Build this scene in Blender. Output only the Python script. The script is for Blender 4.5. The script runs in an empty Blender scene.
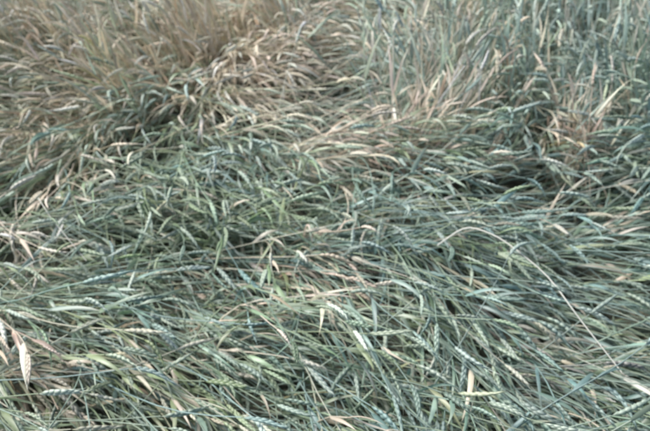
import bpy, math
import numpy as np
from mathutils import Vector
rng = np.random.default_rng(11)
R = math.radians

# ------------------------------------------------------------------ helpers
def make_noise(seed, scale, n=14):
    r = np.random.default_rng(seed)
    a = r.uniform(0, 2*np.pi, n); f = (2*np.pi/scale)*r.uniform(0.5, 1.5, n); p = r.uniform(0, 2*np.pi, n)
    kx, ky = np.cos(a)*f, np.sin(a)*f
    def fn(x, y):
        x = np.asarray(x)[..., None]; y = np.asarray(y)[..., None]
        return np.sin(x*kx + y*ky + p).sum(-1)/math.sqrt(n/2.0)
    return fn
nA = make_noise(1, 0.9); nB = make_noise(2, 0.38); nC = make_noise(3, 0.30); nD = make_noise(4, 1.0)
nE = make_noise(5, 0.26); nF = make_noise(6, 0.5); nG = make_noise(7, 0.35)

def terrain(x, y):
    return 0.045*nD(x, y) + 0.028*nF(x, y)

def norm(v):
    return v/np.maximum(np.linalg.norm(v, axis=-1, keepdims=True), 1e-9)

class Builder:
    def __init__(s): s.v=[]; s.q=[]; s.t=[]; s.c=[]; s.n=0
    def add(s, verts, faces, cols):
        s.v.append(verts.reshape(-1,3).astype(np.float32)); s.c.append(cols.reshape(-1,3).astype(np.float32))
        k=faces.shape[-1]
        (s.q if k==4 else s.t).append((faces+s.n).reshape(-1,k).astype(np.int32)); s.n += s.v[-1].shape[0]
    def build(s, name, mat):
        v=np.concatenate(s.v); c=np.concatenate(s.c)
        q=np.concatenate(s.q) if s.q else np.zeros((0,4),np.int32); t=np.concatenate(s.t) if s.t else np.zeros((0,3),np.int32)
        me=bpy.data.meshes.new(name)
        me.vertices.add(len(v)); me.vertices.foreach_set("co", v.ravel())
        loops=np.concatenate([q.ravel(),t.ravel()])
        me.loops.add(len(loops)); me.loops.foreach_set("vertex_index", loops)
        st=np.concatenate([np.arange(len(q))*4, q.size+np.arange(len(t))*3]).astype(np.int32)
        me.polygons.add(len(st)); me.polygons.foreach_set("loop_start", st)
        me.polygons.foreach_set("use_smooth", np.ones(len(st),dtype=bool))
        me.update(calc_edges=True)
        at=me.attributes.new("Col",'FLOAT_COLOR','POINT')
        at.data.foreach_set("color", np.concatenate([c,np.ones((len(c),1),np.float32)],1).ravel())
        me.materials.append(mat)
        o=bpy.data.objects.new(name,me); bpy.context.scene.collection.objects.link(o)
        return o

def tubes(b, C, rad, col, k=3):
    N,S,_=C.shape
    T=norm(np.gradient(C,axis=1))
    up=np.zeros_like(T); up[...,0]=0.31; up[...,1]=0.17; up[...,2]=0.93
    A=norm(np.cross(T,up)); B=np.cross(T,A)
    ang=np.arange(k)*2*np.pi/k
    V=C[:,:,None]+rad[:,:,None,None]*(np.cos(ang)[None,None,:,None]*A[:,:,None]+np.sin(ang)[None,None,:,None]*B[:,:,None])
    i=np.arange(S-1)[:,None]; j=np.arange(k)[None]
    q=np.stack([i*k+j,i*k+(j+1)%k,(i+1)*k+(j+1)%k,(i+1)*k+j],-1).reshape(-1,4)
    Q=q[None]+(np.arange(N)*S*k)[:,None,None]
    b.add(V,Q,np.broadcast_to(col[:,:,None],(N,S,k,3)))

def blades(b, C, W, halfw, fold, col):
    N,S,_=C.shape
    T=norm(np.gradient(C,axis=1)); W=norm(W-(W*T).sum(-1,keepdims=True)*T); Nn=np.cross(T,W)
    hw=halfw[...,None]
    V=np.stack([C-W*hw+Nn*hw*fold, C, C+W*hw+Nn*hw*fold],2)
    i=np.arange(S-1)[:,None]; j=np.arange(2)[None]
    q=np.stack([i*3+j,i*3+j+1,(i+1)*3+j+1,(i+1)*3+j],-1).reshape(-1,4)
    Q=q[None]+(np.arange(N)*S*3)[:,None,None]
    b.add(V,Q,np.broadcast_to(col[:,:,None],(N,S,3,3)))

def ear_template(nsp=12, L=0.098):
    vs=[];ts=[];tone=[]
    for i in range(nsp):
        f=i/(nsp-1); z=f*(L-0.022); side=1 if i%2 else -1
        prof=(0.5+0.5*math.sin(math.pi*min(1,f*0.9+0.12)))
        w=0.0050*prof; dd=0.0062*prof
        base=np.array((0.0003*side,0,z)); tip=np.array((side*0.0046*prof,(0.0008 if i%3 else -0.0010),z+0.033))
        ax=(tip-base)/np.linalg.norm(tip-base); s_=np.cross(ax,[0,1,0]); s_/=np.linalg.norm(s_); n_=np.cross(ax,s_)
        m=base+(tip-base)*0.45; k=len(vs)
        vs.extend([base,m+s_*w,m+n_*dd,m-s_*w,m-n_*dd,tip]); tone.extend([.96,1,1,1,1,1.03])
        for a in range(4):
            c=(a+1)%4
            ts.append([k,k+1+c,k+1+a]); ts.append([k+5,k+1+a,k+1+c])
        a=tip-ax*0.003; bb=a+np.array((side*0.004,0.002*((i%3)-1),0.016+0.016*f))
        k=len(vs); w=0.0005
        vs.extend([a+[0,w,0],a-[0,w,0],bb]); tone.extend([1.1,1.1,1.25]); ts.append([k,k+1,k+2])
    return np.array(vs),np.array(ts),np.array(tone)
ET,EQ,ETN=ear_template()

# ------------------------------------------------------------------ layout fields (metres on the ground)
FLOW=[(-1.6,3.9, 240,.5,.5),(-1.5,2.9,222,.22,.4),(-1.3,2.35,210,.12,.35),(-0.8,3.0,240,.35,.35),(-0.5,3.6,265,.6,.4),
      (-0.2,2.85,350,.10,.3),(0.1,3.8,200,.2,.4),(0.55,3.3,95,.45,.25),(0.6,2.6,75,.4,.22),(1.2,3.2,250,.5,.5),(1.7,2.5,235,.4,.4),
      (1.0,2.4,265,.4,.25),(-0.8,2.3,340,.12,.35),(-0.25,2.25,300,.18,.3),(0.15,2.25,315,.2,.2),(0.45,2.2,280,.3,.25),
      (-1.0,1.8,328,.08,.3),(-0.4,1.75,312,.08,.3),(0.1,1.75,318,.12,.25),(0.7,1.8,332,.1,.3),(1.2,1.8,335,.15,.3),
      (-0.8,1.25,325,.03,.3),(-0.3,1.3,328,.03,.25),(0.2,1.35,315,.05,.25),(0.55,1.4,305,.05,.2),(0.9,1.4,326,.05,.25),
      (-0.5,0.9,332,.03,.3),(0.2,0.95,325,.03,.3),(0.8,1.0,322,.03,.3)]
FL=np.array(FLOW)
def field(x,y):
    d2=(x[:,None]-FL[:,0])**2+(y[:,None]-FL[:,1])**2
    w=np.exp(-d2/(2*FL[:,4]**2*0.6))+1e-7/(d2+0.5)
    a=np.radians(FL[:,2]); vx=(w*np.cos(a)).sum(1); vy=(w*np.sin(a)).sum(1)
    up=(w*FL[:,3]).sum(1)/w.sum(1)
    return np.arctan2(vy,vx),up
DRY=[(-1.7,3.5,.5,.6),(-1.45,2.5,.28,.75),(-0.6,3.5,.4,.75),(-0.85,2.85,.2,.3),(-0.15,2.85,.27,1.0),(0.34,2.42,.09,.9),(-1.15,3.1,.2,.3),
     (0.97,2.36,.09,.7),(0.12,2.25,.12,.8),(0.08,1.6,.11,.8),(-1.05,1.8,.13,.8),(0.9,1.4,.08,.5),(-0.85,1.2,.15,.5),(0.1,3.8,.4,.5),(-.9,2.2,.12,.5),(-.3,1.15,.09,.3),(.5,3.4,.12,.5),
     (-.5,1.25,.1,.3),(.45,1.15,.06,.3)]
DR=np.array(DRY)
def patch(P,x,y):
    d2=(x[:,None]-P[:,0])**2+(y[:,None]-P[:,1])**2
    return np.clip((P[:,3]*np.exp(-d2/(2*P[:,2]**2))).sum(1),0,1)
REDP=np.array([(-.81,1.28,.06,.7),(.83,1.23,.08,.8),(.34,2.42,.10,.9),(.08,1.6,.08,.5),(-.95,1.55,.06,.5),(.5,1.95,.05,.6),(.98,2.38,.06,.7)])
YELP=np.array([(.31,1.2,.045,1.),(-.99,2.75,.03,.8),(.95,2.25,.05,.5)])

GREEN=np.array([.255,.375,.20]); BLUE=np.array([.21,.36,.34]); OLIVE=np.array([.40,.44,.21])
STRAW=np.array([.87,.76,.56]); PINK=np.array([.87,.73,.62]); PALE=np.array([.75,.85,.76]); BROWN=np.array([.46,.29,.17])
RED=np.array([.42,.22,.17]); YEL=np.array([.76,.58,.10])

def mixc(a,b,t): return a+(b-a)*t[...,None]

def grow(b, N, x0,x1,y0,y1, wscale=1.0, nleaf=3, late=False, tuft=None):
    if tuft is None:
        x=rng.uniform(x0,x1,N); y=rng.uniform(y0,y1,N)
        kb=np.where(y>1.5,.80,.92)
        keep=rng.uniform(0,1,N) < np.clip(kb+0.32*nE(x,y),0.28+.22*(y<1.5),1)
        x=x[keep];y=y[keep];N=len(x)
        az,up=field(x,y)
        x=x-0.30*np.cos(az)*(1-up); y=y-0.30*np.sin(az)*(1-up)
        k=np.where(y<1.6,.75,.95)
        az=az+k*(0.30*nA(x,y)+0.36*nB(x,y))+rng.normal(0,.14,N)
        wild=rng.uniform(0,1,N)<0.05
        az=np.where(wild,rng.uniform(0,2*np.pi,N),az)
        up=np.clip(up+0.12*nC(x,y)+rng.normal(0,.07,N),0,1)
    else:
        tx,ty,tr,taz,tup,tdry=tuft
        x=rng.normal(tx,tr,N); y=rng.normal(ty,tr,N); az=np.radians(taz)+rng.normal(0,.5,N); up=np.clip(rng.normal(tup,.1,N),0,1)
    L=rng.uniform(.45,.72,N)*(1-.3*up)*(1.12 if tuft else 1)
    S=9; s=np.linspace(0,1,S)[None]
    lo_,hi_=(25,70)if not late else (22,48)
    th0=np.radians(rng.uniform(lo_,hi_,N)*(1-up)+rng.uniform(0,22,N)*up)
    th1=np.radians(rng.normal(89,7,N)*(1-up)+rng.uniform(5,(38 if tuft else 60),N)*up)
    bend=rng.uniform(.2,.55,N)*(1-up)+1.0*up
    t=np.clip(s/bend[:,None],0,1); t=t*t*(3-2*t)
    th=th0[:,None]+(th1-th0)[:,None]*t+0.05*np.sin(s*9+rng.uniform(0,6,N)[:,None])
    azs=az[:,None]+rng.normal(0,.28,N)[:,None]*s+0.05*np.sin(s*8+rng.uniform(0,6,N)[:,None])
    D=np.stack([np.sin(th)*np.cos(azs),np.sin(th)*np.sin(azs),np.cos(th)],-1)
    C=np.cumsum(D*(L/(S-1))[:,None,None],axis=1); C=C-C[:,:1]
    C[...,0]+=x[:,None]; C[...,1]+=y[:,None]
    g=terrain(C[...,0],C[...,1]); C[...,2]=np.maximum(C[...,2]+terrain(x,y)[:,None], g+0.006)
    tip=C[:,-1]; tx_,ty_=tip[:,0],tip[:,1]
    dry=patch(DR,tx_,ty_) if tuft is None else np.full(N,tuft[5])
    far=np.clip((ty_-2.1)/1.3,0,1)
    pr=rng.uniform(0,1,N)
    isdry=np.clip((dry*1.1-pr)*4+0.05,0,1)
    isdry=np.where(rng.uniform(0,1,N)<.06+.10*far,np.maximum(isdry,rng.uniform(.4,1,N)),isdry)
    gm=np.clip(.55+.38*nG(tx_,ty_)+rng.normal(0,.25,N)+.25*(tx_>0.2),0,1)
    gc=mixc(np.broadcast_to(GREEN,(N,3)),BLUE,gm); gc=mixc(gc,OLIVE,np.clip(rng.normal(.08,.2,N)+.35*dry+.12*(tx_<-.2),0,1))
    gc=mixc(gc,PALE,.40*far)  # haze painted into the green: plants further back are mixed paler
    dc=mixc(np.broadcast_to(STRAW,(N,3)),PINK,rng.uniform(0,1,N))
    dc=mixc(dc,BROWN,np.where(rng.uniform(0,1,N)<.14*(1-.6*far),rng.uniform(.3,.8,N),0))
    rp=patch(REDP,tx_,ty_); yp=patch(YELP,tx_,ty_)
    gate=(rng.uniform(0,1,N)<.75)
    def tint(c): return mixc(mixc(c,RED,rp*gate*.85),YEL,yp*gate*.8)
    gc=tint(gc); dc=tint(dc)
    br=rng.lognormal(0,.19,N)[:,None]
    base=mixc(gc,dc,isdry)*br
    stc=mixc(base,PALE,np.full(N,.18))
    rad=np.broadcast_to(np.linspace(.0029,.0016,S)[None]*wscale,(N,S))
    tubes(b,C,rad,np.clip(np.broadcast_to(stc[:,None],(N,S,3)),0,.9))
    Tn=norm(C[:,-1]-C[:,-2])
    roll=rng.uniform(0,2*np.pi,N); ref=np.zeros((N,3)); ref[:,2]=1; ref[:,0]=.05
    A=norm(np.cross(Tn,ref)); B=np.cross(Tn,A)
    A2=A*np.cos(roll)[:,None]+B*np.sin(roll)[:,None]; B2=np.cross(Tn,A2)
    has=rng.uniform(0,1,N)<(.95-.25*far if tuft is None else .5)
    sc=rng.uniform(.85,1.32,N)*(1+.3*(wscale-1))
    e=ET[None]*sc[:,None,None]; fat=rng.uniform(.75,1.2,N)[:,None]
    droop=rng.uniform(0,4.0,N)[:,None]; side=rng.normal(0,2.0,N)[:,None]
    V=tip[:,None]+A2[:,None]*(e[...,0]*fat)[...,None]+B2[:,None]*(e[...,1]*fat)[...,None]+Tn[:,None]*e[...,2:3]+A[:,None]*(side*e[...,2]**2)[...,None]
    V[...,2]-=droop*e[...,2]**2
    V[...,2]=np.maximum(V[...,2],terrain(tx_,ty_)[:,None]+.004)
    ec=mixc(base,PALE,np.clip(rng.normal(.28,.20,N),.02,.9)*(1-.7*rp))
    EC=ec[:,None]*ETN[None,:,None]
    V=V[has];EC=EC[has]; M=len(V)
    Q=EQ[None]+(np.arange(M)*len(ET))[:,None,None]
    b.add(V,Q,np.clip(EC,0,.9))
    for li in range(nleaf):
        n=N; idx=rng.integers(1+li*2,min(S-1,4+li*2),n)
        P0=C[np.arange(n),idx]; T0=norm(C[np.arange(n),idx]-C[np.arange(n),idx-1])
        rd=norm(rng.normal(0,1,(n,3))); rd[:,2]=np.abs(rd[:,2])
        d0=norm(T0+rd*rng.uniform(.2,.55,n)[:,None])
        LS=7; ls=np.linspace(0,1,LS); LL=rng.uniform(.08,.20,n)*(1+.25*far)
        grav=rng.uniform(.2,1.5,n)*(.5 if tuft else 1); swirl=rng.normal(0,.3,n)
        dd=d0[:,None]+np.stack([-swirl[:,None]*d0[:,1:2]*ls,swirl[:,None]*d0[:,0:1]*ls,-grav[:,None]*ls**1.3],-1)
        dd=norm(dd)
        LC=np.cumsum(dd*(LL/(LS-1))[:,None,None],axis=1); LC=LC-LC[:,:1]+P0[:,None]
        LC[...,2]=np.maximum(LC[...,2],terrain(P0[:,0],P0[:,1])[:,None]+.004+.004*ls)
        w0=rng.uniform(.0042,.0085,n)*wscale
        hw=w0[:,None]*(np.minimum(1,(ls+.12)*4)*(1-ls**2.2)+.03)[None]
        hz=norm(np.cross(dd,np.array([0,0,1.0])[None,None]))
        tw=rng.normal(0,.5,n)[:,None]+rng.normal(0,1.1,n)[:,None]*ls
        Wv=hz*np.cos(tw)[...,None]+np.cross(dd,hz)*np.sin(tw)[...,None]
        ldry=np.clip(isdry+np.where(rng.uniform(0,1,n)<(.16 if li==0 else .05),.8,0),0,1)
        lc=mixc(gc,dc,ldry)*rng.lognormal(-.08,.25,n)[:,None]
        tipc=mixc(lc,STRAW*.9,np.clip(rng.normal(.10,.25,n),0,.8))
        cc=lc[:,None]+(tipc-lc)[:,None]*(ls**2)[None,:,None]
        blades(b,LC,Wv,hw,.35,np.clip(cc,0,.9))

# ------------------------------------------------------------------ materials
def plant_material(name, transl=.32):
    m=bpy.data.materials.new(name); m.use_nodes=True; nt=m.node_tree; nt.nodes.clear()
    out=nt.nodes.new("ShaderNodeOutputMaterial")
    a=nt.nodes.new("ShaderNodeAttribute"); a.attribute_name="Col"
    p=nt.nodes.new("ShaderNodeBsdfDiffuse"); nt.links.new(a.outputs["Color"],p.inputs["Color"])
    tr=nt.nodes.new("ShaderNodeBsdfTranslucent"); nt.links.new(a.outputs["Color"],tr.inputs["Color"])
    mx=nt.nodes.new("ShaderNodeMixShader"); mx.inputs[0].default_value=transl
    nt.links.new(p.outputs[0],mx.inputs[1]); nt.links.new(tr.outputs[0],mx.inputs[2])
    gl=nt.nodes.new("ShaderNodeBsdfGlossy"); gl.inputs["Roughness"].default_value=.5; gl.inputs["Color"].default_value=(.92,.95,1,1)
    m2=nt.nodes.new("ShaderNodeMixShader"); m2.inputs[0].default_value=.08
    nt.links.new(mx.outputs[0],m2.inputs[1]); nt.links.new(gl.outputs[0],m2.inputs[2]); nt.links.new(m2.outputs[0],out.inputs[0])
    return m
PM=plant_material("wheat_plant")

gm_=bpy.data.materials.new("soil_and_thatch"); gm_.use_nodes=True; nt=gm_.node_tree; p=nt.nodes["Principled BSDF"]
nz=nt.nodes.new("ShaderNodeTexNoise"); nz.inputs["Scale"].default_value=9; nz.inputs["Detail"].default_value=8
tc=nt.nodes.new("ShaderNodeTexCoord"); nt.links.new(tc.outputs["Object"],nz.inputs["Vector"])
cr=nt.nodes.new("ShaderNodeValToRGB"); cr.color_ramp.elements[0].position=.35; cr.color_ramp.elements[0].color=(.07,.075,.055,1)
cr.color_ramp.elements[1].position=.7; cr.color_ramp.elements[1].color=(.16,.16,.12,1)
nt.links.new(nz.outputs["Fac"],cr.inputs[0]); nt.links.new(cr.outputs[0],p.inputs["Base Color"]); p.inputs["Roughness"].default_value=.95

# ------------------------------------------------------------------ ground
ax=np.concatenate([[-600,-200,-60,-20,-10],np.linspace(-6,6,121),[10,20,60,200,600]])
ay=ax+2.0
X,Y=np.meshgrid(ax,ay,indexing='ij'); Z=np.where((abs(X)<=6.01)&(abs(Y-2)<=6.01),terrain(X,Y),0.0)
n=len(ax); V=np.stack([X,Y,Z],-1).reshape(-1,3)
i=np.arange(n-1)[:,None]; j=np.arange(n-1)[None]
F=np.stack([i*n+j,(i+1)*n+j,(i+1)*n+j+1,i*n+j+1],-1).reshape(-1,4)
gb=Builder(); gb.add(V,F,np.full((len(V),3),.1)); gb.build("ground",gm_)

# ------------------------------------------------------------------ crop
b=Builder()
grow(b, 7600, -2.5,2.5,0.5,4.8)
grow(b, 5800, -2.3,2.3,0.6,4.6, nleaf=0, late=True)
grow(b, 1500, -4.5,4.5,4.8,7.5, wscale=1.8)
grow(b, 500, -4.2,-2.5,0.2,4.8, wscale=1.8)
grow(b, 500, 2.5,4.2,0.2,4.8, wscale=1.8)
crop=b.build("lodged_wheat_crop",PM)
# standing tufts  (x,y,radius,lean azimuth,uprightness,dryness)
for tf,nn in [((-.62,3.45,.13,190,.95,.85),140),((-.85,2.95,.10,205,.85,.7),55),((-1.6,3.6,.25,230,.9,.75),130),((-1.15,3.3,.13,215,.9,.75),60),((-.1,3.4,.12,170,.95,.8),60),((.68,3.4,.07,80,1.,.62),60),((.65,2.95,.06,95,1.,.55),38),
           ((.62,2.55,.04,80,.95,.6),20),((.97,2.33,.06,60,.9,.65),28),((.34,2.36,.05,60,.6,1.),34),((.95,3.6,.1,100,1.,.3),60),((1.5,3.5,.2,90,1.,.15),90),((1.1,2.7,.15,110,1.,.1),70),
           ((1.5,2.7,.15,110,1.,.1),60),((.4,2.75,.1,100,.8,.2),35)]:
    tb=Builder(); grow(tb,nn,0,0,0,0,nleaf=3,tuft=tf); tb.build("dry_grass_tuft" if tf[5]>.5 else "green_wheat_tuft",PM)

def straw(name, pts, r=.0024, col=(.78,.78,.70)):
    P=np.array(pts,float); k=len(P); S=24
    u=np.linspace(0,k-1,S); C=np.stack([np.interp(u,np.arange(k),P[:,q]) for q in range(3)],-1)
    for _ in range(2): C[1:-1]=(C[:-2]+2*C[1:-1]+C[2:])/4
    bb=Builder(); tubes(bb,C[None],np.full((1,S),r)*np.linspace(1.1,.7,S)[None],np.broadcast_to(np.array(col),(1,S,3)),k=6)
    return bb.build(name,PM)
straw("bent_straw",[(.36,1.70,.27),(.45,1.73,.33),(.54,1.66,.34),(.66,1.52,.31),(.72,1.36,.28),(.80,1.22,.23)],.0025)
straw("bent_straw",[(-1.0,1.95,.28),(-.9,1.80,.30),(-.76,1.66,.24)],.0016)

# ------------------------------------------------------------------ light
SUN_EL = 54
w=bpy.data.worlds.new("World"); bpy.context.scene.world=w; w.use_nodes=True
nt=w.node_tree; sky=nt.nodes.new("ShaderNodeTexSky"); sky.sky_type='NISHITA'; sky.sun_disc=False
sky.sun_elevation=R(SUN_EL); sky.dust_density=2.5; sky.air_density=1.0
bg=nt.nodes["Background"]; nt.links.new(sky.outputs[0],bg.inputs[0]); bg.inputs[1].default_value=.15
az=R(155)
d=Vector((math.cos(az)*math.cos(R(SUN_EL)),math.sin(az)*math.cos(R(SUN_EL)),math.sin(R(SUN_EL))))
sky.sun_rotation=math.pi/2-az
L=bpy.data.lights.new("sun",'SUN'); L.energy=5.0; L.angle=R(24); L.color=(1,.95,.885)
lo=bpy.data.objects.new("sun",L); lo.rotation_euler=d.to_track_quat('Z','Y').to_euler(); bpy.context.scene.collection.objects.link(lo)

# ------------------------------------------------------------------ camera
cam=bpy.data.cameras.new("camera"); co=bpy.data.objects.new("camera",cam); bpy.context.scene.collection.objects.link(co)
co.location=(0,0,1.72); co.rotation_euler=(R(90-38),0,0); cam.sensor_width=36; cam.lens=18/math.tan(R(25)); cam.clip_end=2000; cam.clip_start=.02
cam.dof.use_dof=True; cam.dof.focus_distance=1.15; cam.dof.aperture_fstop=5.2
bpy.context.scene.camera=co
vs=bpy.context.scene.view_settings; vs.view_transform='Standard'; vs.look='None'; vs.exposure=0
